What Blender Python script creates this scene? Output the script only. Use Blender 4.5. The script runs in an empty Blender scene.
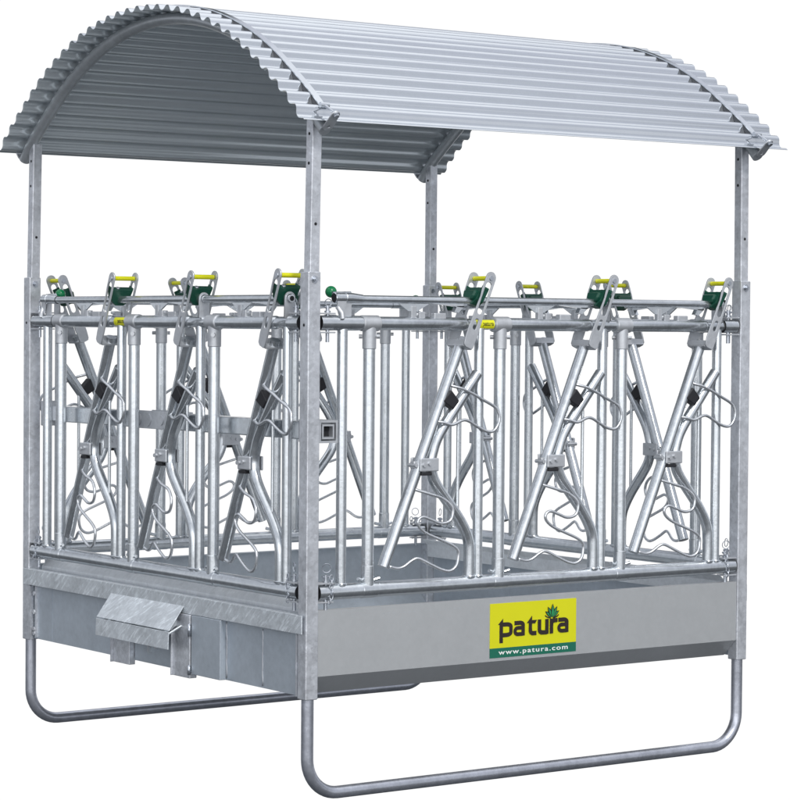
import bpy, bmesh, math, random
from mathutils import Vector, Matrix
random.seed(4)
C = bpy.context.scene.collection
PI = math.pi
LX, LY = 2.0, 2.013
V = Vector

# ------------------------------------------------------------------ materials
def nd(nt, t, **kw):
    n = nt.nodes.new(t)
    for k, v in kw.items(): setattr(n, k, v)
    return n

def galv(name, base, metal=.6, rough=.38, mott=.16, spangle=.06, bump=.12, streak=0.0, scale=1.0, bscale=90.0, blotch=0.0, rvar=.12):
    m = bpy.data.materials.new(name); m.use_nodes = True
    nt = m.node_tree; L = nt.links.new
    b = nt.nodes['Principled BSDF']
    tc = nd(nt, 'ShaderNodeTexCoord'); oi = nd(nt, 'ShaderNodeObjectInfo')
    mul = nd(nt, 'ShaderNodeVectorMath', operation='SCALE'); mul.inputs[0].default_value = (17, 9, 23)
    L(oi.outputs['Random'], mul.inputs['Scale'])
    add = nd(nt, 'ShaderNodeVectorMath', operation='ADD'); L(tc.outputs['Object'], add.inputs[0]); L(mul.outputs[0], add.inputs[1])
    def noise(sc, det=5, rgh=.6, src=add.outputs[0]):
        n = nd(nt, 'ShaderNodeTexNoise'); n.inputs['Scale'].default_value = sc*scale
        n.inputs['Detail'].default_value = det; n.inputs['Roughness'].default_value = rgh
        L(src, n.inputs['Vector']); return n.outputs['Fac']
    def math_(op, a, bb):
        n = nd(nt, 'ShaderNodeMath', operation=op)
        for i, x in enumerate((a, bb)):
            if isinstance(x, (int, float)): n.inputs[i].default_value = x
            else: L(x, n.inputs[i])
        return n.outputs[0]
    n1 = noise(7); n2 = noise(38, 4)
    vo = nd(nt, 'ShaderNodeTexVoronoi'); vo.inputs['Scale'].default_value = 75*scale; L(add.outputs[0], vo.inputs['Vector'])
    sep = nd(nt, 'ShaderNodeSeparateColor'); L(vo.outputs['Color'], sep.inputs[0])
    f = math_('MULTIPLY', math_('SUBTRACT', n1, .5), 2.2*mott)
    f = math_('ADD', f, math_('MULTIPLY', math_('SUBTRACT', n2, .5), 1.5*mott))
    f = math_('ADD', f, math_('MULTIPLY', math_('SUBTRACT', sep.outputs[0], .5), spangle))
    if streak:
        mp = nd(nt, 'ShaderNodeMapping', vector_type='TEXTURE'); mp.inputs['Rotation'].default_value = (math.radians(-40), 0, 0)
        mp.inputs['Scale'].default_value = (1/30, 1/13, 1/85); L(add.outputs[0], mp.inputs['Vector'])
        s = noise(1.0/scale, 3, .7, mp.outputs[0])
        mr = nd(nt, 'ShaderNodeMapRange'); mr.inputs['From Min'].default_value = .52; mr.inputs['From Max'].default_value = .72
        L(s, mr.inputs['Value'])
        f = math_('ADD', f, math_('MULTIPLY', mr.outputs[0], streak))
    if blotch:                                   # pale spots of white zinc bloom
        s = noise(16, 7, .75)
        mr = nd(nt, 'ShaderNodeMapRange'); mr.inputs['From Min'].default_value = .55; mr.inputs['From Max'].default_value = .7
        L(s, mr.inputs['Value'])
        f = math_('ADD', f, math_('MULTIPLY', mr.outputs[0], blotch))
    f = math_('ADD', f, 1.0)
    vm = nd(nt, 'ShaderNodeVectorMath', operation='SCALE'); vm.inputs[0].default_value = base; L(f, vm.inputs['Scale'])
    L(vm.outputs[0], b.inputs['Base Color'])
    b.inputs['Metallic'].default_value = metal
    r = math_('ADD', math_('MULTIPLY', math_('SUBTRACT', n2, .5), rvar), rough)
    L(r, b.inputs['Roughness'])
    if bump:
        nb = noise(bscale, 3)
        bp = nd(nt, 'ShaderNodeBump'); bp.inputs['Strength'].default_value = bump; bp.inputs['Distance'].default_value = .002
        L(math_('ADD', nb, math_('MULTIPLY', n1, 2.0)), bp.inputs['Height']); L(bp.outputs[0], b.inputs['Normal'])
    return m

def plain(name, col, rough=.5, metal=0.0, vary=.12, sc=60, bump=.05):
    m = bpy.data.materials.new(name); m.use_nodes = True
    nt = m.node_tree; L = nt.links.new; b = nt.nodes['Principled BSDF']
    tc = nd(nt, 'ShaderNodeTexCoord'); n = nd(nt, 'ShaderNodeTexNoise'); n.inputs['Scale'].default_value = sc
    n.inputs['Detail'].default_value = 4; L(tc.outputs['Object'], n.inputs['Vector'])
    mr = nd(nt, 'ShaderNodeMapRange'); mr.inputs['To Min'].default_value = 1-vary; mr.inputs['To Max'].default_value = 1+vary
    L(n.outputs['Fac'], mr.inputs['Value'])
    vm = nd(nt, 'ShaderNodeVectorMath', operation='SCALE'); vm.inputs[0].default_value = col; L(mr.outputs[0], vm.inputs['Scale'])
    L(vm.outputs[0], b.inputs['Base Color']); b.inputs['Roughness'].default_value = rough; b.inputs['Metallic'].default_value = metal
    if bump:
        bp = nd(nt, 'ShaderNodeBump'); bp.inputs['Strength'].default_value = bump; bp.inputs['Distance'].default_value = .002
        L(n.outputs['Fac'], bp.inputs['Height']); L(bp.outputs[0], b.inputs['Normal'])
    return m

M_TUBE = galv('galvanised_tube', (.655, .685, .715), metal=.90, rough=.23, mott=.22, spangle=.07, bump=.07, rvar=.2)
M_POST = galv('dip_galvanised_post', (.62, .64, .68), metal=.6, rough=.36, mott=.40, spangle=.16, bump=.3, blotch=.34)
M_SKID = galv('weathered_skid_tube', (.48, .50, .56), metal=.8, rough=.30, mott=.30, spangle=.08, bump=.2)
M_RIM = galv('streaked_rim', (.66, .70, .735), metal=.6, rough=.42, mott=.26, spangle=.10, bump=.25, streak=.5)
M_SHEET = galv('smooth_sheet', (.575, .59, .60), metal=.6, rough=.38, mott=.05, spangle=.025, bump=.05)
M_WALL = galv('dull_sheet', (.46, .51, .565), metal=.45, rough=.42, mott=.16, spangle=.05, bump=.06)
M_ROOF = galv('roof_sheet_metal', (.63, .66, .70), metal=.84, rough=.075, mott=.04, spangle=.0, bump=0, rvar=.06)
M_LIP = galv('lightened_lip_zinc', (.80, .83, .86), metal=.3, rough=.4, mott=.2, spangle=.06, bump=.15)  # rim zinc in a lighter copy, offsetting the shade under the rail
M_UNDER = galv('roof_underside', (.60, .645, .675), metal=.5, rough=.21, mott=.05, spangle=.0, bump=0, rvar=.05)  # same sheet as the top; brightness of the shaded side put into its colour
M_HOOP = galv('hoop_tube', (.58, .61, .64), metal=.65, rough=.4, mott=.22, spangle=.06, bump=.14)
M_PLATE = galv('laser_cut_plate', (.58, .60, .63), metal=.62, rough=.42, mott=.14, spangle=.08, bump=.14)
M_WIRE = galv('round_wire', (.68, .70, .73), metal=.85, rough=.28, mott=.12, spangle=.03, bump=.06)
M_BOLT = galv('zinc_bolt', (.52, .55, .60), metal=.85, rough=.28, mott=.1, spangle=.0, bump=.05)
M_BLACK = plain('black_rubber', (.014, .014, .018), .55)
M_DARK = plain('dark_hole', (.012, .013, .016), .8)
M_GREEN = plain('green_plastic', (.004, .066, .040), .42)
M_KNOB = plain('green_knob', (.003, .19, .065), .22, bump=0)
M_YELLOW = plain('yellow_plastic', (.78, .78, .012), .4, vary=.05)
M_SIGN = plain('yellow_sign_film', (.65, .645, .004), .45, vary=.035, sc=9, bump=0)
M_SIGNG = plain('green_sign_film', (.006, .135, .085), .45, vary=.05, sc=9, bump=0)
M_INK = plain('dark_ink', (.022, .014, .012), .5, bump=0)
M_WHITE = plain('white_ink', (.80, .82, .80), .5, vary=.03, bump=0)
M_LEAF = plain('leaf_green', (.02, .30, .10), .5, bump=0)

# ------------------------------------------------------------------ mesh tools
def ortho(d):
    d = V(d).normalized()
    a = V((0, 0, 1)) if abs(d.z) < .9 else V((1, 0, 0))
    x = d.cross(a).normalized(); return x, d.cross(x).normalized()

class MB:
    def __init__(s): s.bm = bmesh.new(); s.mi = 0
    def _f(s, vs, smooth=False):
        try: f = s.bm.faces.new(vs)
        except ValueError: return
        f.smooth = smooth; f.material_index = s.mi
    def tube(s, pts, r, n=16, caps=True, closed=False, radii=None, capmi=None):
        pts = [V(p) for p in pts]; m = len(pts); rings = []
        tang = []
        for i in range(m):
            if closed: t = pts[(i+1) % m]-pts[i-1]
            elif i == 0: t = pts[1]-pts[0]
            elif i == m-1: t = pts[-1]-pts[-2]
            else: t = (pts[i+1]-pts[i]).normalized()+(pts[i]-pts[i-1]).normalized()
            tang.append(t.normalized())
        x, y = ortho(tang[0])
        for i in range(m):
            if i:
                q = tang[i-1].rotation_difference(tang[i]); x = q @ x; y = q @ y
            rr = radii[i] if radii else r
            rings.append([s.bm.verts.new(pts[i]+(x*math.cos(2*PI*k/n)+y*math.sin(2*PI*k/n))*rr) for k in range(n)])
        for i in range(m if closed else m-1):
            A, B = rings[i], rings[(i+1) % m]
            for k in range(n): s._f([A[k], A[(k+1) % n], B[(k+1) % n], B[k]], True)
        if caps and not closed:
            o = s.mi
            if capmi is not None: s.mi = capmi
            s._f(rings[0][::-1]); s._f(rings[-1]); s.mi = o
        return s
    def cyl(s, a, b, r, n=16, capmi=None): return s.tube([a, b], r, n, capmi=capmi)
    def collar(s, a, b, r, n=18, ch=.0025):          # sleeve with chamfered ends
        a, b = V(a), V(b); d = (b-a).normalized()
        return s.tube([a, a+d*ch, b-d*ch, b], r, n, radii=[r-ch, r, r, r-ch])
    def box(s, lo, hi, mat=None, bev=0.0):
        mat = mat or Matrix(); lo, hi = V(lo), V(hi)
        vs = [s.bm.verts.new(mat @ V((x, y, z))) for x in (lo.x, hi.x) for y in (lo.y, hi.y) for z in (lo.z, hi.z)]
        n0 = len(s.bm.faces)
        fs = []
        for q in ((0, 1, 3, 2), (4, 6, 7, 5), (0, 4, 5, 1), (2, 3, 7, 6), (0, 2, 6, 4), (1, 5, 7, 3)):
            f = s.bm.faces.new([vs[i] for i in q]); f.material_index = s.mi; fs.append(f)
        if bev:
            es = list({e for f in fs for e in f.edges})
            bmesh.ops.bevel(s.bm, geom=es, offset=bev, segments=2, affect='EDGES', profile=.5, clamp_overlap=True)
        return s
    def prism(s, poly, org, ex, ey, ez, th, bev=0.0):   # 2-D polygon extruded along ez by th (centred)
        org, ex, ey, ez = V(org), V(ex).normalized(), V(ey).normalized(), V(ez).normalized()
        lo = [s.bm.verts.new(org+ex*p[0]+ey*p[1]-ez*th/2) for p in poly]
        hi = [s.bm.verts.new(org+ex*p[0]+ey*p[1]+ez*th/2) for p in poly]
        n = len(poly); fs = []
        for vs in [lo[::-1], hi]+[[lo[i], lo[(i+1) % n], hi[(i+1) % n], hi[i]] for i in range(n)]:
            f = s.bm.faces.new(vs); f.material_index = s.mi; fs.append(f)
        if bev:
            es = list({e for f in fs for e in f.edges})
            bmesh.ops.bevel(s.bm, geom=es, offset=bev, segments=1, affect='EDGES', clamp_overlap=True)
        return s
    def sphere(s, c, r, n=20, m=12, sx=1, sy=1, sz=1):
        ret = bmesh.ops.create_uvsphere(s.bm, u_segments=n, v_segments=m, radius=r)
        for v in ret['verts']: v.co = V((v.co.x*sx, v.co.y*sy, v.co.z*sz))+V(c)
        for f in {f for v in ret['verts'] for f in v.link_faces}: f.smooth = True; f.material_index = s.mi
        return s
    def torus(s, c, ax, R, r, n=20, k=8):
        x, y = ortho(ax)
        return s.tube([V(c)+(x*math.cos(2*PI*i/n)+y*math.sin(2*PI*i/n))*R for i in range(n)], r, k, closed=True)
    def hexbolt(s, c, ax, r, h, n=6): return s.cyl(V(c), V(c)+V(ax).normalized()*h, r, n)
    def build(s, name, mats, parent=None, split=False):
        bmesh.ops.recalc_face_normals(s.bm, faces=s.bm.faces)
        mats = mats if isinstance(mats, (list, tuple)) else [mats]
        bms = [s.bm]
        if split:                                        # every loose piece becomes a part of its own
            seen, comps = set(), []
            for v in s.bm.verts:
                if v in seen: continue
                st, comp = [v], []; seen.add(v)
                while st:
                    q = st.pop(); comp.append(q)
                    for e in q.link_edges:
                        r = e.other_vert(q)
                        if r not in seen: seen.add(r); st.append(r)
                comps.append(comp)
            bms = []
            for comp in comps:
                nb = bmesh.new(); mp = {v: nb.verts.new(v.co) for v in comp}
                for f in {f for v in comp for f in v.link_faces}:
                    g = nb.faces.new([mp[v] for v in f.verts]); g.smooth = f.smooth; g.material_index = f.material_index
                bms.append(nb)
            s.bm.free()
        outs = []
        for b in bms:
            for e in b.edges:
                if len(e.link_faces) == 2 and e.calc_face_angle(0) > math.radians(38): e.smooth = False
            me = bpy.data.meshes.new(name); b.to_mesh(me); b.free()
            for mt in mats: me.materials.append(mt)
            o = bpy.data.objects.new(name, me); C.objects.link(o); o.parent = parent; outs.append(o)
        return outs if split else outs[0]

def smooth_path(pts, sub=6):
    pts = [V(p) for p in pts]; out = []
    P = [pts[0]*2-pts[1]]+pts+[pts[-1]*2-pts[-2]]
    for i in range(1, len(P)-2):
        a, b, c, d = P[i-1:i+3]
        for k in range(sub):
            t = k/sub
            out.append(.5*((2*b)+(c-a)*t+(2*a-5*b+4*c-d)*t*t+(3*b-a-3*c+d)*t**3))
    return out+[pts[-1]]

def curve_plate(name, loops, th, bev, org, ex, ey, mat, parent):      # flat plate with real holes
    cu = bpy.data.curves.new(name, 'CURVE'); cu.dimensions = '2D'; cu.fill_mode = 'BOTH'
    cu.extrude = max(th/2-bev, 1e-5); cu.bevel_depth = bev; cu.bevel_resolution = 0; cu.offset = -bev
    for lp in loops:
        sp = cu.splines.new('POLY'); sp.points.add(len(lp)-1); sp.use_cyclic_u = True
        for p, q in zip(sp.points, lp): p.co = (q[0], q[1], 0, 1)
    return curve_to_mesh(name, cu, org, ex, ey, mat, parent)

def curve_to_mesh(name, cu, org, ex, ey, mat, parent):
    t = bpy.data.objects.new('tmp', cu); C.objects.link(t)
    dg = bpy.context.evaluated_depsgraph_get()
    me = bpy.data.meshes.new_from_object(t.evaluated_get(dg)); bpy.data.objects.remove(t); bpy.data.curves.remove(cu)
    ex, ey = V(ex).normalized(), V(ey).normalized(); ez = ex.cross(ey)
    R = Matrix((ex, ey, ez)).transposed().to_4x4(); R.translation = V(org)
    me.transform(R); me.name = name; me.materials.clear(); me.materials.append(mat)
    for p in me.polygons: p.material_index = 0
    o = bpy.data.objects.new(name, me); C.objects.link(o); o.parent = parent
    return o

def text_mesh(name, body, size, org, ex, ey, mat, parent, off=0.0, width=None, space=1.0):
    cu = bpy.data.curves.new(name, 'FONT'); cu.body = body; cu.size = size; cu.offset = off; cu.extrude = .0003
    cu.align_x = 'CENTER'; cu.space_character = space
    o = curve_to_mesh(name, cu, (0, 0, 0), (1, 0, 0), (0, 1, 0), mat, parent)
    xs = [v.co.x for v in o.data.vertices]; k = width/(max(xs)-min(xs)) if width else 1.0
    c = (max(xs)+min(xs))/2
    ex, ey = V(ex).normalized(), V(ey).normalized(); ez = ex.cross(ey)
    for v in o.data.vertices: v.co = V(org)+ex*((v.co.x-c)*k)+ey*v.co.y+ez*v.co.z
    return o

def rounded(w0, w1, s0, s1, n=10):      # capsule-like outline along s, half width w0 at s0 and w1 at s1
    out = []
    for k in range(n+1):
        a = -PI/2-PI*k/n; out.append((s0+w0*math.cos(a)*.999, -w0*math.sin(a)*-1))
    for k in range(n+1):
        a = PI/2-PI*k/n; out.append((s1+w1*math.cos(a)*.999, w1*math.sin(a)))
    return out

def dup(o, parent):                     # a part with its own pieces
    c = o.copy(); C.objects.link(c); c.parent = parent
    for ch in o.children: dup(ch, c)
    return c

# ------------------------------------------------------------------ the feeder
root = bpy.data.objects.new('cattle_feeder', None); C.objects.link(root)
root['label'] = 'galvanised cattle feeder with curved corrugated roof, yellow-handled locking head gates and low trough'
root['category'] = 'cattle feeder'

CORN = {'A': V((0, LY, 0)), 'B': V((0, 0, 0)), 'C': V((LX, 0, 0)), 'D': V((LX, LY, 0))}

# ---- skids: a bent tube under two posts
for y in (0, LY):
    m = MB(); zc, rb, z0 = .0225, .125, .42
    pts = [(0, y, z0), (0, y, .30)]
    for k in range(13):
        a = PI+PI/2*k/12; pts.append((rb+rb*math.cos(a), y, zc+rb+rb*math.sin(a)))
    for k in range(13):
        a = -PI/2+PI/2*k/12; pts.append((LX-rb+rb*math.cos(a), y, zc+rb+rb*math.sin(a)))
    pts += [(LX, y, .30), (LX, y, z0)]
    m.tube(pts, .0218, 24); m.build('skid', M_SKID, root)

# ---- corner posts: thick sleeve below, thin tube above
ZS0, ZS1, ZP = .353, 1.815, 2.352
LEAN = {'A': .012, 'B': .010, 'C': -.004, 'D': .0}
def square_tube(m, c, h, z0, z1, bev):
    m.box((c.x-h, c.y-h, z0), (c.x+h, c.y+h, z1), bev=bev)
for k, c in CORN.items():
    m = MB(); square_tube(m, c, .0255, ZS0, ZS1, .0035)
    s = m.build('corner_post', M_POST, root)
    m = MB(); h = .0195
    b0, b1 = c+V((0, 0, ZS1-.3)), c+V((LEAN[k]*.8, -LEAN[k]*.6, ZP))
    M = Matrix.Translation(b0) @ (b1-b0).to_track_quat('Z', 'X').to_matrix().to_4x4()
    M = Matrix.Translation(b0) @ (V((0, 0, 1)).rotation_difference((b1-b0).normalized())).to_matrix().to_4x4()
    m.box((-h, -h, 0), (h, h, (b1-b0).length), M, bev=.003); m.build('upper_tube', M_POST, s)
    # drilled adjustment holes (dark) and the clamp bolt
    m = MB()
    for z in (2.283, 2.183, 1.633):
        hh = .0196 if z > ZS1 else .0256
        off = V((LEAN[k]*.8, -LEAN[k]*.6, 0))*max(0, (z-1.515)/.837) if z > ZS1 else V((0, 0, 0))
        p = c+off+V((0, 0, z))
        m.cyl(p+V((-hh-.0006, 0, 0)), p+V((-hh+.004, 0, 0)), .0055, 12); m.cyl(p+V((hh+.0006, 0, 0)), p+V((hh-.004, 0, 0)), .0055, 12)
    z = 1.977; off = V((LEAN[k]*.8, -LEAN[k]*.6, 0))*.55
    m.cyl(c+off+V((0, -.0202, z)), c+off+V((0, -.015, z)), .0055, 12)
    m.build('drill_hole', M_DARK, s, split=True)
    for sgn in (-1, 1):
        m = MB()
        p = c+V((0, sgn*.0255, 1.789)); ax = V((0, sgn, 0))
        m.cyl(p, p+ax*.0025, .013, 16); m.hexbolt(p+ax*.0025, ax, .0095, .007); m.cyl(p+ax*.009, p+ax*.013, .0055, 10)
        m.build('clamp_bolt', M_BOLT, s)

# ---- roof
YC, ZC, RC = 1.0, 1.329, 1.475
AMP, NW = .0100, 34
HALF = math.radians(48.35)
XL, XR = -.107, 2.126
def flare(a):                            # the arch straightens towards the eaves
    t = min(1, max(0, (abs(math.degrees(a))-36)/12)); return .017*t*t*(3-2*t)
def roof_pt(x, a, r):
    if r: r += flare(a)
    return V((x, YC+r*math.sin(a), ZC+r*math.cos(a)))
m = MB()
NS = NW*16; top, bot = [], []
xs = [XL+(XR-XL)*k/4 for k in range(5)]
for i in range(NS+1):
    a = -HALF+2*HALF*i/NS
    w = math.cos(2*PI*NW*i/NS)
    w = math.tanh(1.15*w)/math.tanh(1.15)
    r = RC-AMP+AMP*w
    wob = .0008*math.sin(i*.37)
    top.append([m.bm.verts.new(roof_pt(x+(wob if j in (0, 4) else 0), a, r)) for j, x in enumerate(xs)])
    bot.append([m.bm.verts.new(roof_pt(x+(wob if j in (0, 4) else 0), a, r-.0016)) for j, x in enumerate(xs)])
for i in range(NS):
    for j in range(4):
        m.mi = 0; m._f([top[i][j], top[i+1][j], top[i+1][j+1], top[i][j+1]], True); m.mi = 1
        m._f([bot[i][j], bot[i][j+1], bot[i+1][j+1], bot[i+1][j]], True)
    m._f([top[i][0], bot[i][0], bot[i+1][0], top[i+1][0]]); m._f([top[i][4], top[i+1][4], bot[i+1][4], bot[i][4]])
for i in (0, NS):
    for j in range(4): m._f([top[i][j], top[i][j+1], bot[i][j+1], bot[i][j]])
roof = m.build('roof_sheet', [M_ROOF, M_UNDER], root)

RH = 1.431
for x in (0, LX):
    m = MB(); A = math.radians(48.4)
    m.tube([roof_pt(x, -A+2*A*k/60, RH) for k in range(61)], .0225, 20)
    hoop = m.build('roof_hoop', M_HOOP, root)
    for sg in (-1, 1):                       # end lug with bolt and hole
        a = sg*math.radians(48.4); er = V((0, math.sin(a), math.cos(a))); et = V((0, math.cos(a), -math.sin(a)))*sg
        org = roof_pt(x, a, 0)+et*.003
        lug = []
        for k in range(13): t = PI*k/12; lug.append((.0170*math.cos(t), 1.524+.0170*math.sin(t)))
        for k in range(13): t = PI+PI*k/12; lug.append((.0200*math.cos(t), 1.471+.0200*math.sin(t)))
        hole = [(.006*math.cos(2*PI*k/14), 1.471+.006*math.sin(2*PI*k/14)) for k in range(14)]
        curve_plate('end_lug', [lug, hole], .006, .001, org, (1, 0, 0), er, M_PLATE, hoop)
        m = MB(); p = org+er*1.527
        m.cyl(p-et*.008, p+et*.006, .0055, 12); m.cyl(p+et*.003, p+et*.006, .012, 16); m.hexbolt(p+et*.006, et, .0095, .007)
        m.hexbolt(p-et*.010, et, .0095, .007)
        q = roof_pt(x, sg*math.radians(45.8), RC+.012)
        m.cyl(p-et*.006, q, .0048, 10)
        m.build('tension_bolt', M_BOLT, hoop)
    # strap lying over the crests
    m = MB(); B = math.radians(45.8); n = 120; h = .0125
    ro, ri = RC+.0045, RC+.0006
    ring = []
    for k in range(n+1):
        a = -B+2*B*k/n
        ring.append([m.bm.verts.new(roof_pt(x+dx, a, r)) for dx, r in ((-h, ri), (-h, ro), (h, ro), (h, ri))])
    for k in range(n):
        for j in range(4): m._f([ring[k][j], ring[k][(j+1) % 4], ring[k+1][(j+1) % 4], ring[k+1][j]], j in (1, 3))
    m._f(ring[0]); m._f(ring[-1][::-1])
    for sg in (-1, 1):                       # rolled ear at each end
        p = roof_pt(x, sg*B, RC+.011)
        m.cyl(p-V((.017, 0, 0)), p+V((.017, 0, 0)), .0095, 14)
    strap = m.build('roof_strap', M_ROOF, root)
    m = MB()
    for k in range(NW):                      # dark block in every valley, standing in for the shaded gap under the strap
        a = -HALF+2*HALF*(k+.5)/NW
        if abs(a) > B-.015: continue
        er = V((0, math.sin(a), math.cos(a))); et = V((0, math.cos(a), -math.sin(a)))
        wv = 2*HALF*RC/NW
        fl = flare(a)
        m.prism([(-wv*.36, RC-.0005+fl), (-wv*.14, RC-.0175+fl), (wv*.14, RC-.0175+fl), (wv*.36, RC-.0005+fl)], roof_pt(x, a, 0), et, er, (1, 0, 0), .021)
    m.build('gap_shade_block', plain('gap_shade_grey', (.07, .075, .085), .6) if x == 0 else bpy.data.materials['gap_shade_grey'], strap, split=True)

# ---- trough
for side, sy, y0 in (('front', -1, 0.0), ('back', 1, LY)):
    m = MB(); t = .003
    P = [(.021, .657), (.021, .431), (-.045, .366), (-.047, .369), (.018, .433), (.018, .6545), (-.012, .6545), (-.012, .657)]
    m.prism([(o*sy, z) for o, z in P], (LX/2-.001, y0, 0), (0, 1, 0), (0, 0, 1), (1, 0, 0), LX-.052)
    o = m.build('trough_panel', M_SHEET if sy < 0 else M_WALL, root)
    # pressed row of small drain slots near the top edge
    m = MB()
    for x0 in ((.30, 1.36) if sy < 0 else ()):
        for k in range(16):
            xx = x0+k*.022+random.uniform(-.003, .003)
            m.box((xx, y0+sy*.0205, .632+random.uniform(-.001, .001)), (xx+.009, y0+sy*.0213, .6335))
    if sy < 0: m.build('drain_slot', M_HOOP, o, split=True)

for side, sx, x0 in (('left', -1, 0.0), ('right', 1, LX)):
    def X(o): return x0+sx*o
    m = MB(); 
    def bx(o0, y0_, z0, o1, y1_, z1, bev=0.0):
        a, b = sorted((X(o0), X(o1))); m.box((a, y0_, z0), (b, y1_, z1), bev=bev)
    bx(.009, .028, .362, .012, LY-.028, .640)
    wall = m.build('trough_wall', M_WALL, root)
    m = MB(); bx(.032, -.014, .5785, .0365, LY+.003, .6425, .0012)
    bx(.004, .030, .6385, .0318, LY-.030, .6425, .001)
    m.build('trough_rim', M_RIM, root)
    # inner lip that folds into the trough
    m = MB(); m.prism([(sx*o, z) for o, z in [(-.030, .653), (-.058, .679), (-.060, .677), (-.0325, .652)]], (x0, LY/2, 0), (1, 0, 0), (0, 0, 1), (0, 1, 0), LY-.075)
    m.prism([(sx*o, z) for o, z in [(-.030, .653), (-.0325, .652), (-.0325, .600), (-.030, .600)]], (x0, LY/2, 0), (1, 0, 0), (0, 0, 1), (0, 1, 0), LY-.075)
    m.build('inner_lip', M_LIP, wall)
    # cover strips, weld seams
    m = MB(); bx(.0122, 1.81, .3625, .0136, 1.955, .575)
    m.build('cover_strip', M_WALL, wall, split=True)
    m = MB()
    for yy in (.4995, .262): m.tube([V((X(.0135), yy+random.uniform(-.002, .002), .37+.2*k/14)) for k in range(15)], .0022, 8)
    m.build('weld_seam', M_PLATE, wall, split=True)
    # bolted fixing angle at each post
    m = MB(); bx(.0147, 1.962, .358, .030, 1.978, .574); bx(.0122, 1.925, .37, .022, 1.936, .575)
    bx(.0122, .035, .36, .020, .046, .574)
    for z in (.385, .400, .47, .545): m.hexbolt((X(.0122), 1.945, z), (sx, 0, 0), .010, .012); 
    m.build('fixing_angle', M_POST, wall, split=True)
    # doorway with channel jambs and a hinged hatch under a rain hood
    m = MB()
    bx(.0125, .705, .346, .044, .822, .577, .002); bx(.0125, .822, .346, .052, .826, .577)
    bx(.0125, 1.150, .346, .040, 1.268, .577, .002); bx(.0125, 1.268, .346, .052, 1.272, .577)
    m.build('door_jamb', M_POST, wall, split=True)
    m = MB(); bx(.0125, .832, .368, .0165, 1.145, .577)
    door = m.build('hatch_door', M_WALL, wall)
    m = MB()
    for z0, z1 in ((.36, .395), (.50, .545)): m.cyl((X(.047), .703, z0), (X(.047), .703, z1), .006, 12)
    m.build('hinge', M_BOLT, wall, split=True)
    m = MB(); bx(.0125, .7008, .365, .0385, .7046, .576); m.build('hinge_gap', M_DARK, wall)
    m = MB(); bx(.0125, .503, .3625, .0400, .7005, .577, .0015); m.build('side_cover', M_WALL, wall)
    m = MB(); bx(.0165, 1.02, .405, .030, 1.032, .47); m.cyl((X(.026), .97, .44), (X(.026), 1.10, .44), .006, 10)
    bx(.0165, .975, .425, .028, .987, .458)
    m.build('door_latch', M_HOOP, wall)
    m = MB()
    for pr in ([(.0367, .601), (.0367, .605), (.0995, .5185), (.0972, .5160)], [(.0975, .5135), (.1015, .5135), (.1035, .449), (.0995, .449)]):
        m.prism([(sx*o, z) for o, z in pr], (x0, 1.027, 0), (1, 0, 0), (0, 0, 1), (0, 1, 0), .536, bev=.0007)
    for yy in (.80, 1.25): m.prism([(sx*o, z) for o, z in [(.0365, .560), (.0365, .535), (.0974, .498), (.0974, .512)]], (x0, yy, 0), (1, 0, 0), (0, 0, 1), (0, 1, 0), .004)
    m.cyl((X(.0365), .766, .535), (X(.097), .766, .506), .0045, 10)
    m.build('rain_hood', M_RIM, root)

m = MB(); m.box((.013, .045, .372), (LX-.013, LY-.045, .376)); m.build('trough_floor', M_SHEET, root)

# ---- sign
SX0, SX1, SZ0, SZ1 = .770, 1.171, .4425, .6385
yS = -.0213
m = MB(); zs = .4775
m.box((SX0, yS-.0012, zs), (SX1, yS, SZ1)); m.mi = 1; m.box((SX0, yS-.0012, SZ0), (SX1, yS, zs))
sign = m.build('name_sign', [M_SIGN, M_SIGNG], root)
SW, SH = SX1-SX0, SZ1-SZ0
def sp(u, v): return (SX0+u*SW, SZ1-v*SH)          # sign coordinates: u right, v down
class Ink:
    def __init__(s): s.m = MB(); s.k = 0
    def poly(s, pts, lift=0):
        s.k += 1
        s.m.prism([sp(*p) for p in pts], (0, yS-.0015-.00012*s.k-lift, 0), (1, 0, 0), (0, 0, 1), (0, -1, 0), .0006)
    def stroke(s, pts, w):                          # w in metres, mitred
        P = [V(sp(*p)).to_3d() for p in pts]
        L_, R_ = [], []
        for i, p in enumerate(P):
            d0 = (P[i]-P[i-1]).normalized() if i else (P[1]-P[0]).normalized()
            d1 = (P[i+1]-P[i]).normalized() if i < len(P)-1 else d0
            n0, n1 = V((-d0.y, d0.x, 0)), V((-d1.y, d1.x, 0))
            n = (n0+n1).normalized(); k = w/2/max(.5, n.dot(n0))
            L_.append(p+n*k); R_.append(p-n*k)
        for i in range(len(P)-1):
            q = [L_[i], L_[i+1], R_[i+1], R_[i]]
            s.k += .25
            s.m.prism([(a.x, a.y) for a in q], (0, yS-.0015-.00012*s.k, 0), (1, 0, 0), (0, 0, 1), (0, -1, 0), .0006)
def arc(cu, cv, ru, rv, a0, a1, n=10):
    return [(cu+ru*math.cos(math.radians(a0+(a1-a0)*k/n)), cv-rv*math.sin(math.radians(a0+(a1-a0)*k/n))) for k in range(n+1)]
ink = Ink(); W1 = .0155
# p
ink.poly([(.090, .395), (.148, .285), (.148, .735), (.108, .735), (.108, .395)])
ink.stroke([(.130, .395)]+arc(.19, .44, .048, .045, 90, 0, 5)+arc(.19, .545, .048, .045, 0, -90, 5)+[(.130, .590)], W1)
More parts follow.
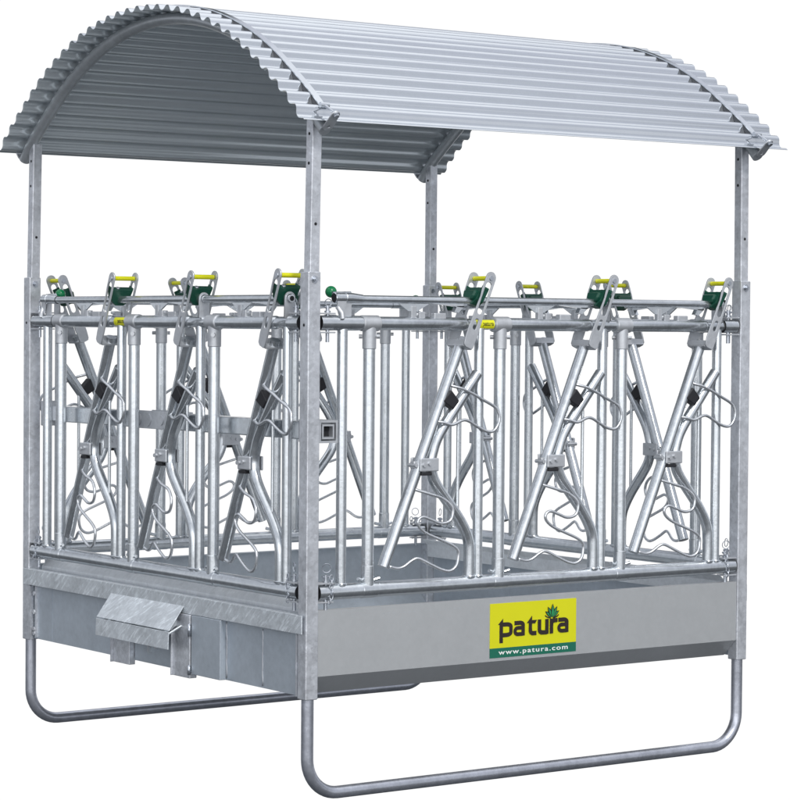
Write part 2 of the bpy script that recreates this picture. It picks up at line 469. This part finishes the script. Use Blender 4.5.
# a
def letter_a(u0):
    ink.stroke([(u0+.012, .385)]+arc(u0+.075, .43, .037, .045, 90, 0, 5)+[(u0+.112, .625)], W1)
    ink.stroke([(u0+.112, .477)]+arc(u0+.05, .535, .032, .058, 90, 270, 8)+[(u0+.112, .593)], W1*.9)
letter_a(.266); letter_a(.775)
# t
ink.poly([(.418, .40), (.478, .27), (.478, .352), (.535, .352), (.515, .415), (.478, .415), (.478, .52), (.442, .52), (.442, .40)])
ink.stroke([(.460, .50)]+arc(.492, .54, .032, .055, 180, 270, 5)+[(.53, .595)], W1)
# u
ink.stroke([(.565, .350)]+arc(.60, .54, .035, .055, 180, 270, 5)+[(.655, .595)], W1)
ink.stroke([(.652, .350), (.652, .628)], W1)
# r
ink.stroke([(.705, .35), (.705, .628)], W1)
ink.stroke([(.705, .47)]+arc(.745, .44, .038, .055, 170, 90, 5)+[(.775, .385)], W1)
ink.m.build('brand_lettering', M_INK, sign)
# emblem of five leaves over two dark sepals
le = Ink(); lo = Ink()
def leaf(ang, ln, wd, ink_, grow):
    c = V((.712, .318)); a = math.radians(ang); d = V((math.sin(a)/SW, -math.cos(a)/SH)); n = V((math.cos(a)/SW, math.sin(a)/SH))
    pts = []
    for k in range(9): t = k/8; pts.append(c+d*(ln+grow)*t*1.0+n*(wd+grow)*math.sin(PI*t**.8)*.5)
    for k in range(7, 0, -1): t = k/8; pts.append(c+d*(ln+grow)*t-n*(wd+grow)*math.sin(PI*t**.8)*.5)
    ink_.poly([(p.x, p.y) for p in pts])
lo.stroke(arc(.712, .255, .085, .085, 200, 262, 6), .0045); lo.stroke(arc(.712, .255, .085, .085, -20, -82, 6), .0045)
lift = 0
for a, l in ((-56, .036), (56, .036), (-29, .041), (29, .041), (0, .046)):
    lift += 1; n0 = len(lo.m.bm.verts); leaf(a, l, .0125, lo, .003); lo.m.bm.verts.ensure_lookup_table()
    for v in lo.m.bm.verts[n0:]: v.co.y = yS-.0022-.0009*lift+(v.co.y-(yS-.0015-.00012*lo.k))*.5
    n0 = len(le.m.bm.verts); leaf(a, l-.003, .0085, le, 0); le.m.bm.verts.ensure_lookup_table()
    for v in le.m.bm.verts[n0:]: v.co.y = yS-.0026-.0009*lift+(v.co.y-(yS-.0015-.00012*le.k))*.5
lo.m.build('emblem_outline', M_INK, sign); le.m.build('leaf_emblem', M_LEAF, sign)
text_mesh('web_address', 'www.patura.com', .0240, (SX0+.5*SW, yS-.0016, SZ0+.0110), (1, 0, 0), (0, 0, 1), M_WHITE, sign, off=.00035, width=.322, space=1.2)

# ---- cross bar inside the left barrier
m = MB()
XB = .075; h = .031; zb = 1.2685
m.box((XB-h, 1.16, zb-h), (XB+h, LY-.06, zb+h), bev=.004); m.box((XB-h, .02, zb-h), (XB+h, 1.02, zb+h), bev=.004)
bar = m.build('cross_bar', M_TUBE, root)
m = MB()
for yy0, yy1 in ((-.006, .02),):           # hollow square sleeve, open to the front
    o, i = .039, .031
    for a, b, c, d in ((-o, o, i, o), (-o, o, -o, -i), (-o, -i, -i, i), (i, o, -i, i)): m.box((XB+a, yy0, zb+c), (XB+b, yy1+.10, zb+d))
    i2, o2 = .019, .025
    for a, b, c, d in ((-o2, o2, i2, o2), (-o2, o2, -o2, -i2), (-o2, -i2, -i2, i2), (i2, o2, -i2, i2)): m.box((XB+a, -.004, zb+c), (XB+b, .0195, zb+d))
m.build('square_sleeve', M_PLATE, bar)
m = MB(); m.box((XB-.018, .0188, zb-.018), (XB+.018, .0199, zb+.018)); m.build('tube_opening', M_DARK, bar)
m = MB()
for xx in (XB-.0305, XB+.0305): m.box((xx-.003, .94, zb-.032), (xx+.003, 1.235, zb+.036), bev=.002)
for yy in (1.06, 1.16, 1.235): m.cyl((XB-.037, yy, zb+.002), (XB+.037, yy, zb+.002), .026 if yy != 1.06 else .018, 18)
m.build('bar_joint', M_PLATE, bar)
m = MB(); m.box((XB-.05, LY-.06, zb-.05), (XB+.05, LY-.028, zb+.05), bev=.003); m.build('end_flange', M_PLATE, bar)

# ------------------------------------------------------------------ barriers (local: x along, -y outward, z up)
Z1, Z2, ZB = 1.641, .716, 1.7245
OFF = .5745
LU = [.247+OFF*k for k in range(3)]; RU = [.727+OFF*k for k in range(3)]
def make_barrier(o):
    m = MB()
    # lower and upper rail as one welded frame
    m.tube([(.035, 0, Z2), (1.969, 0, Z2)], .0265, 22, capmi=1)
    u0 = .036
    segs = []
    for k in range(3):
        a = u0 if k == 0 else LU[k]
        e = RU[k]-.075
        m.tube([(a, 0, Z1), (e, 0, Z1), (e+.012, 0, Z1), (e+.021, 0, Z1), (e+.024, 0, Z1)], 0, 22, radii=[.0238, .0238, .021, .013, .004], caps=False)
        m.tube([(e-.01, 0, Z1), (LU[k+1] if k < 2 else 1.935, 0, Z1)], .0198, 20, capmi=1)
    m.tube([(u0, 0, Z1), (.205, 0, Z1)], .0262, 22, capmi=1)
    m.tube([(1.90, 0, Z1), (1.968, 0, Z1)], .0262, 22, capmi=1)
    bar_ = m.build('feed_barrier', [M_TUBE, M_DARK], o)
    for k in range(3):
        m = MB(); u = LU[k]
        m.tube([(u, 0, Z2+.02), (u, 0, Z1-.02)], .0212, 20)
        m.tube([(u, 0, Z2+.085), (u, 0, Z2+.083), (u, 0, Z2)], 0, 20, radii=[.0215, .0232, .0232], caps=False)
        m.build('upright', M_TUBE, bar_)
        m = MB()                             # tee clamp at the top
        m.collar((u-.036, 0, Z1), (u+.036, 0, Z1), .0278, 24)
        m.tube([(u, 0, Z1), (u, 0, Z1-.087), (u, 0, Z1-.089)], 0, 22, radii=[.0243, .0243, .0222])
        m.hexbolt((u+.02, -.016, Z1-.046), (.7, -.7, 0), .0085, .012); m.hexbolt((u-.022, .012, Z1-.046), (-.8, .5, 0), .0085, .011)
        m.build('tee_clamp', M_PLATE, bar_)
        m = MB()                             # foot sleeve and grub screws
        m.collar((u-.032, 0, Z2), (u+.032, 0, Z2), .0279, 22)
        m.cyl((u+.02, -.006, Z2+.034), (u+.042, -.012, Z2+.040), .0065, 8); m.cyl((u-.02, .004, Z2+.034), (u-.042, -.002, Z2+.040), .0065, 8)
        m.build('foot_sleeve', M_TUBE, bar_)
    m = MB(); m.tube([(.134, 0, Z2+.02), (.134, 0, Z1-.02)], .0185, 18)
    m.torus((.134, 0, Z2+.0265), (0, 0, 1), .0190, .0035); m.build('upright', M_TUBE, bar_)
    for k in range(3):
        m = MB(); u = RU[k]; m.tube([(u, 0, Z2+.02), (u, 0, Z1-.014)], .0180, 18)
        m.torus((u, 0, Z2+.0262), (0, 0, 1), .0184, .0035); m.build('upright', M_TUBE, bar_)
    # control bar over the top rail
    m = MB(); m.tube([(.19, 0, ZB), (1.90, 0, ZB)], .0136, 18)
    m.tube([(.098, 0, ZB+.003), (.100, 0, ZB+.003), (.165, 0, ZB+.003), (.215, 0, ZB)], 0, 18, radii=[.016, .0185, .0185, .0155], capmi=1)
    m.torus((.142, 0, ZB+.003), (1, 0, 0), .0185, .0022)
    m.tube([(.100, .012, ZB+.019), (.175, .012, ZB+.021)], .0055, 10)
    for u, dz in ((.43, 0), (1.0, 0), (1.575, 0)):   # hanging lugs with catch blocks
        m.prism([(-.062, -.012), (.075, -.012), (.02, -.040), (-.018, -.040)], (u, 0, ZB), (1, 0, 0), (0, 0, 1), (0, 1, 0), .006)
        m.prism([(.075, -.011), (.225, -.011), (.225, -.024), (.205, -.024)], (u, 0, ZB), (1, 0, 0), (0, 0, 1), (0, 1, 0), .020)
        m.prism([(.190, -.020), (.225, -.020), (.196, -.044), (.178, -.040)], (u, 0, ZB), (1, 0, 0), (0, 0, 1), (0, 1, 0), .020)
    m.build('control_bar', [M_TUBE, M_DARK], bar_)
    m = MB()
    for u in (.43, 1.0, 1.575):
        m.box((u-.010, -.010, Z1+.018), (u+.012, .010, Z1+.062), bev=.002)
        m.box((u+.022, -.013, Z1+.014), (u+.048, .013, Z1+.042), bev=.002); m.box((u+.088, -.013, Z1+.016), (u+.140, .013, Z1+.038), bev=.003)
        m.cyl((u+.012, 0, Z1+.032), (u+.06, 0, Z1+.036), .006, 10)
    m.build('catch_block', M_PLATE, bar_, split=True)
    m = MB()                                 # bearing at the lever end
    m.box((.124, -.006, Z1+.012), (.168, .0, ZB-.006), bev=.0015)
    m.prism([(.103, .05), (.103, .075), (.140, .075), (.128, .030), (.112, .022)], (0, -.012, Z1), (1, 0, 0), (0, 0, 1), (0, 1, 0), .006)
    m.tube([(.118, -.024, Z1+.014), (.118, -.020, Z1+.034), (.108, -.006, Z1+.056)], .0085, 12)
    m.build('bar_bearing', M_PLATE, bar_)
    for u in (1.322, 1.886):                 # round-headed bearing plates
        lp = [(.021*math.cos(PI*k/12), ZB-Z1+.003+.021*math.sin(PI*k/12)) for k in range(13)]+[(-.023, .015), (.023, .015)]
        hl = [(.0142*math.cos(2*PI*k/18), ZB-Z1+.001+.0142*math.sin(2*PI*k/18)) for k in range(18)]
        curve_plate('bearing_plate', [lp, hl], .007, .001, (u, 0, Z1), (0, -1, 0), (0, 0, 1), M_PLATE, bar_)
    m = MB(); m.tube([(1.895, 0, ZB), (1.9006, 0, ZB)], .0088, 16); m.build('bar_end', M_DARK, bar_)
    # lever with ball knob
    m = MB(); m.cyl((.126, .010, ZB+.010), (.126, .058, 1.748), .006, 10); m.build('lever_rod', M_BOLT, bar_)
    m = MB(); m.sphere((.126, .060, 1.7485), .0205, 24, 16); m.build('ball_knob', M_KNOB, bar_)
    # plates that carry the rail on the post, locking pins, ring and chain
    m = MB()
    for e, sg in ((0, 1), (2.0, -1)):
        for z, d in ((Z1, .0325), (Z2, .0325)):
            for q in (1, -1):
                a, b = sorted((e+sg*.0258, e+sg*.092))
                m.box((a, -.020, z+q*d-.0025), (b, .020, z+q*d+.0025), bev=.001)
    m.build('rail_bracket', M_PLATE, bar_, split=True)
    for e, sg in ((0, 1), (2.0, -1)):
        for z in (Z1, Z2):
            m = MB(); x = e+sg*.070
            m.cyl((x, -.002, z-.066), (x, -.002, z+.060), .0065, 12); m.cyl((x, -.002, z+.0355), (x, -.002, z+.042), .011, 14)
            m.cyl((x-.014, -.002, z+.054), (x+.014, -.002, z+.054), .004, 8)
            m.torus((x+.002, -.004, z+.058+(.026 if z == Z2 else .012)), (.35, 1, .1), .0155 if z == Z2 else .012, .0016, 24, 6)
            if z == Z2:
                p = V((x+.012*sg, -.020, z+.050))
                for i in range(6):
                    ax = (1, 0, 0) if i % 2 else (.2, 1, 0)
                    xx, yy = ortho(ax)
                    pts = []
                    for q in range(14):
                        t = 2*PI*q/14; pts.append(p+xx*.0065*math.cos(t)*(1 if abs(xx.z) < .5 else 1.7)+yy*.0065*math.sin(t)*(1 if abs(yy.z) < .5 else 1.7))
                    m.tube(pts, .0018, 6, closed=True)
                    p = p+V((random.uniform(-.004, .004)-.002*sg, -.002 if i < 3 else .001, -.0155))
            m.build('locking_pin', M_BOLT, bar_)
    # small label wrapped round the upper rail
    m = MB(); rr = .0203; n = 8; w = []
    for k in range(n+1):
        a = math.radians(-48+96*k/n)
        w.append([m.bm.verts.new((u, -rr2*math.cos(a), Z1+rr2*math.sin(a))) for u in (.700, .781) for rr2 in (rr-.001, rr+.0006)])
    for k in range(n):
        for q in ((0, 1), (1, 3), (3, 2), (2, 0)): m._f([w[k][q[0]], w[k][q[1]], w[k+1][q[1]], w[k+1][q[0]]], True)
    m._f([w[0][i] for i in (0, 1, 3, 2)]); m._f([w[-1][i] for i in (0, 1, 3, 2)])
    m.build('rail_label', M_YELLOW, bar_)
    t = text_mesh('label_print', 'patura', .0225, (.752, 0, 0), (1, 0, 0), (0, 0, 1), M_INK, bar_, off=.0003, width=.048)
    for v in t.data.vertices:                # wrap the letters round the tube
        a = (v.co.z-.0055)/.021; r_ = .0214 if v.co.y < 0 else .0207
        v.co.y = -r_*math.cos(a); v.co.z = Z1+r_*math.sin(a)
    return bar_

# ---- one locking head gate (module 0)
def make_gate(o):
    m = MB()
    Pb, Pt = V((.3135, 0, .792)), V((.633, 0, 1.549)); d = (Pt-Pb).normalized()
    m.tube([Pb, Pt+d*.035], .0206, 22)
    gate = m.build('head_gate', [M_TUBE, M_DARK], o)
    Hb, Ht = V((.640, 0, 1.567)), V((.739, 0, 1.806)); e = (Ht-Hb).normalized(); n = V((e.z, 0, -e.x)); LN = (Ht-Hb).length
    def cap(c, w, a0, a1, k=8): return [(c+w*math.cos(a0+(a1-a0)*i/k)*1.0, w*math.sin(a0+(a1-a0)*i/k)) for i in range(k+1)]
    out = cap(LN, .0215, PI/2, -PI/2)+[(LN*.80, -.0215), (LN*.70, -.0185), (LN*.55, -.0205), (.03, -.024)]+[(-.002, -.021), (-.010, -.010), (-.010, .014), (-.004, .0225)]+[(.05, .024), (LN*.5, .0215)]
    out = [(s, t) for s, t in out]
    slot = cap(LN-.030, .0125, PI/2, -PI/2, 6)+cap(LN*.50, .0115, -PI/2, -PI/2-PI, 6)
    slot2 = cap(LN*.36, .008, PI/2, -PI/2, 6)+cap(LN*.26, .008, -PI/2, -PI/2-PI, 6)
    for yy in (-.050, .050):
        curve_plate('side_plate', [out, slot, slot2], .006, .0012, Hb+V((0, yy, 0)), e, n, M_PLATE, gate)
    m = MB()                                  # cross plate joining the side plates under the rail
    m.prism([(-.010, -.020), (-.010, .0225), (-.004, .0225), (-.004, -.020)], Hb, e, n, (0, 1, 0), .0935)
    m.prism([(-.004, -.020), (.012, -.0235), (.012, -.0205), (-.004, -.017)], Hb, e, n, (0, 1, 0), .0935)
    for yy in (-.053, .053):
        p = Hb+e*(LN*.055)+V((0, yy, 0)); 
    m.build('bridge_plate', M_PLATE, gate)
    m = MB(); p = Ht-e*.002
    m.tube([p+V((0, -.0455, 0)), p+V((0, .0455, 0))], .0085, 16); m.build('pull_handle', M_YELLOW, gate)
    m = MB()
    for s in (-1, 1):
        q = p+V((0, s*.053, 0)); m.cyl(q, q+V((0, s*.004, 0)), .0085, 12)
        q = Hb+e*(LN*.45)+V((0, s*.053, 0))
    m.build('handle_bolt', M_BOLT, gate, split=True)
    m = MB()                                  # green catch between the plates
    c = Ht-e*.042
    m.prism([(-.046, -.018), (.046, -.018), (.046, -.008), (.036, -.062), (.018, -.080), (-.018, -.080), (-.036, -.062), (-.046, -.008)], c+V((0, 0, .014)), (0, 1, 0), e, n, .034, bev=.003)
    m.prism([(-.038, -.024), (.036, -.024), (.030, -.050), (.018, -.060), (-.020, -.060), (-.032, -.050)], c-n*.024+V((0, 0, .006)), (0, 1, 0), e, n, .024, bev=.006)
    m.build('green_catch', M_GREEN, gate)
    m = MB(); q = c-e*.020+V((0, -.012, .014)); m.hexbolt(q, e, .008, .008); m.build('catch_screw', M_BOLT, gate)
    # curved neck tube welded to the lower rail and the upright
    m = MB()
    pts = smooth_path([(.717, -.003, 1.465), (.620, -.002, 1.342), (.548, 0, 1.245), (.524, 0, 1.19), (.516, 0, 1.15), (.523, 0, 1.108), (.548, 0, 1.063), (.628, 0, .968), (.668, 0, .910), (.686, 0, .868), (.690, 0, .82), (.690, 0, .738)], 6)
    m.tube(pts, .0200, 20)
    m.torus((.690, 0, Z2+.0265), (0, 0, 1), .0205, .0035)
    m.cyl((.636, .0, 1.36), (.636, .0, .962), .0062, 12)
    m.build('neck_tube', [M_TUBE, M_DARK], gate)
    # pivot clamp
    m = MB()
    m.box((.450, -.029, 1.122), (.532, -.0215, 1.169), bev=.0036); m.box((.448, .0215, 1.120), (.532, .029, 1.170), bev=.003)
    m.box((.486, -.0215, 1.124), (.496, .0215, 1.166))
    for u, z in ((.466, 1.145), (.490, 1.150)):
        m.hexbolt((u, -.029, z), (0, -1, 0), .0075, .007); m.hexbolt((u, .029, z), (0, 1, 0), .0075, .007)
    m.box((.434, -.012, 1.132), (.452, .012, 1.158), bev=.003); m.cyl((.438, -.024, 1.144), (.438, .024, 1.144), .007, 12)
    m.build('pivot_clamp', M_PLATE, gate)
    m = MB(); m.box((.458, -.0285, 1.108), (.502, -.006, 1.1195), bev=.002)
    m.build('pivot_bush', M_BLACK, gate)
    # rubber stop
    m = MB()
    c = V((.588, 0, 1.372)); ax = V((.80, 0, -.60)); up = V((.60, 0, .80))
    m.prism([(-.026, -.024), (-.020, .030), (.034, .020), (.030, -.018)], c+V((0, -.004, 0)), ax, up, (0, 1, 0), .036, bev=.003)
    m.build('rubber_stop', M_BLACK, gate)
    # bent guard wires
    up_ = [(.584, -.006, 1.426), (.604, -.018, 1.420), (.632, -.026, 1.412), (.678, -.0275, 1.394), (.722, -.0285, 1.373), (.780, -.027, 1.345), (.797, -.030, 1.318), (.795, -.030, 1.288), (.772, -.030, 1.26), (.740, -.028, 1.26), (.698, -.027, 1.278), (.662, -.027, 1.297), (.635, -.027, 1.300), (.590, -.027, 1.285), (.556, -.022, 1.293), (.530, -.012, 1.297)]
    lo_ = [(.432, -.004, 1.062), (.447, -.014, 1.057), (.498, -.027, 1.041), (.549, -.028, 1.025), (.581, -.035, 1.0), (.588, -.037, .972), (.574, -.037, .945), (.537, -.036, .938), (.497, -.033, .952), (.463, -.030, .963), (.442, -.030, .952), (.445, -.030, .930), (.474, -.033, .906), (.525, -.038, .884), (.577, -.043, .862), (.604, -.045, .842), (.608, -.045, .817), (.598, -.045, .785), (.572, -.043, .769), (.538, -.039, .775), (.490, -.033, .797), (.448, -.025, .817), (.425, -.020, .812), (.395, -.012, .791), (.368, -.008, .785), (.335, -.006, .793)]
    m = MB(); m.tube(smooth_path(up_, 5), .0056, 10); m.tube(smooth_path(lo_, 5), .0056, 10)
    m.build('guard_wire', M_WIRE, gate, split=True)
    return gate

b0 = make_barrier(root); g0 = make_gate(root)
for side, (ox, oy, rz) in enumerate(((0, 0, 0), (0, LY, -PI/2), (LX, LY, PI), (LX, 0, PI/2))):
    T = Matrix.Translation((ox, oy, 0)) @ Matrix.Rotation(rz, 4, 'Z')
    bb = b0 if side == 0 else dup(b0, root)
    bb.matrix_local = T
    for k in range(3):
        g = g0 if (side == 0 and k == 0) else dup(g0, root)
        j = math.radians(random.uniform(-.25, .25))
        piv = V((.49, 0, 1.147))
        g.matrix_local = T @ Matrix.Translation((OFF*k, 0, 0)) @ Matrix.Translation(piv) @ Matrix.Rotation(j*0, 4, 'Y') @ Matrix.Translation(-piv)

# ------------------------------------------------------------------ light
sc = bpy.context.scene
w = bpy.data.worlds.new('World'); sc.world = w; w.use_nodes = True
nt = w.node_tree; L = nt.links.new
bg = nt.nodes['Background']
tc = nd(nt, 'ShaderNodeTexCoord'); sep = nd(nt, 'ShaderNodeSeparateXYZ'); L(tc.outputs['Generated'], sep.inputs[0])
def ramp(src, stops, interp='LINEAR'):
    r = nd(nt, 'ShaderNodeValToRGB'); r.color_ramp.interpolation = interp
    el = r.color_ramp.elements
    el[0].position, el[0].color = stops[0][0], (*stops[0][1], 1); el[1].position, el[1].color = stops[-1][0], (*stops[-1][1], 1)
    for p, c in stops[1:-1]: e = el.new(p); e.color = (*c, 1)
    L(src, r.inputs[0]); return r.outputs[0]
def mth(op, a, b, cl=False):
    n = nd(nt, 'ShaderNodeMath', operation=op); n.use_clamp = cl
    for i, x in enumerate((a, b)):
        if isinstance(x, (int, float)): n.inputs[i].default_value = x
        else: L(x, n.inputs[i])
    return n.outputs[0]
el01 = mth('MULTIPLY_ADD', sep.outputs[2], .5); nt.nodes[-1].inputs[2].default_value = .5
# surroundings of the yard: dark ground below, dim horizon, bright overcast sky above
YARD = ramp(el01, [(0.0, (.07, .077, .086)), (.42, (.12, .13, .145)), (.455, (.40, .43, .46)), (.485, (.66, .69, .73)), (.53, (.80, .82, .88)), (.60, (.61, .645, .71)), (.82, (.65, .685, .75)), (.91, (1.25, 1.28, 1.32)), (1.0, (1.35, 1.38, 1.42))])
# dark zones added out of view, for contrast stripes on the tubes
SIDE = ramp(el01, [(0.0, (.05, .058, .068)), (.44, (.06, .065, .07)), (.50, (.09, .10, .115)), (.60, (.14, .155, .175)), (.68, (.52, .55, .62)), (.82, (.66, .685, .78)), (.91, (1.25, 1.28, 1.32)), (1.0, (1.35, 1.38, 1.42))])
# bright open sky behind the photographer
OPEN = ramp(el01, [(0.0, (.07, .08, .09)), (.42, (.15, .16, .175)), (.46, (.9, .92, .95)), (.50, (2.35, 2.37, 2.4)), (.60, (2.1, 2.13, 2.17)), (.72, (.85, .88, .94)), (.82, (.70, .73, .81)), (.91, (1.25, 1.28, 1.32)), (1.0, (1.35, 1.38, 1.42))])
# pieces of the surroundings by direction: FH points away from the photographer
FH = V((.5841, .8111, 0)).normalized()
dt = nd(nt, 'ShaderNodeVectorMath', operation='DOT_PRODUCT'); L(tc.outputs['Generated'], dt.inputs[0]); dt.inputs[1].default_value = FH
along, up_z = dt.outputs['Value'], sep.outputs[2]
def fade(src, a, b):
    n = nd(nt, 'ShaderNodeMapRange'); n.inputs['From Min'].default_value = a; n.inputs['From Max'].default_value = b
    L(src, n.inputs['Value']); return n.outputs[0]
def blend(f, a, b):
    n = nd(nt, 'ShaderNodeMix', data_type='RGBA'); L(f, n.inputs['Factor'])
    for k, x in (('A', a), ('B', b)):
        if isinstance(x, tuple): n.inputs[k].default_value = (*x, 1)
        else: L(x, n.inputs[k])
    return n.outputs['Result']
side = mth('MAXIMUM', fade(mth('ABSOLUTE', mth('ADD', along, -.02), 0), .22, .12), fade(along, .50, .60))
col = blend(side, YARD, SIDE)
col = blend(fade(along, -.62, -.85), col, OPEN)
dark_band = mth('MULTIPLY', mth('MULTIPLY', fade(along, .50, .62), fade(up_z, .50, .40)), fade(up_z, .12, .20))  # dark band added above the white zone, to draw lines along the roof crests
col = blend(dark_band, col, (.06, .068, .075))
white = mth('MULTIPLY', mth('MULTIPLY', fade(along, .76, .86), fade(up_z, -.42, -.32)), fade(up_z, .26, .21))
col = blend(white, col, (1.04, 1.04, 1.04))
L(col, bg.inputs['Color']); bg.inputs['Strength'].default_value = 1.0

sun = bpy.data.lights.new('sun', 'SUN'); sun.energy = 1.5; sun.angle = math.radians(11); sun.color = (1.0, .97, .93)
so = bpy.data.objects.new('sun', sun); C.objects.link(so)
so.rotation_euler = V((-.12, -.74, .66)).to_track_quat('Z', 'Y').to_euler()

# ------------------------------------------------------------------ camera
cam = bpy.data.cameras.new('camera'); co = bpy.data.objects.new('camera', cam); C.objects.link(co)
Rv, Uv, Fv = V((.8116, -.5842, .008)), V((.0105, .0283, .9995)), V((.5841, .8111, -.0291))
Rv.normalize(); Fv.normalize(); Uv = Rv.cross(Fv)
M = Matrix((Rv, Uv, -Fv)).transposed().to_4x4(); M.translation = (-4.9115, -7.3182, 1.6366); co.matrix_world = M
cam.sensor_fit = 'HORIZONTAL'; cam.sensor_width = 36; cam.lens = 117.81; cam.clip_end = 200; cam.clip_start = .1
sc.camera = co
sc.view_settings.view_transform = 'Standard'; sc.view_settings.look = 'None'; sc.view_settings.exposure = 0; sc.view_settings.gamma = 1
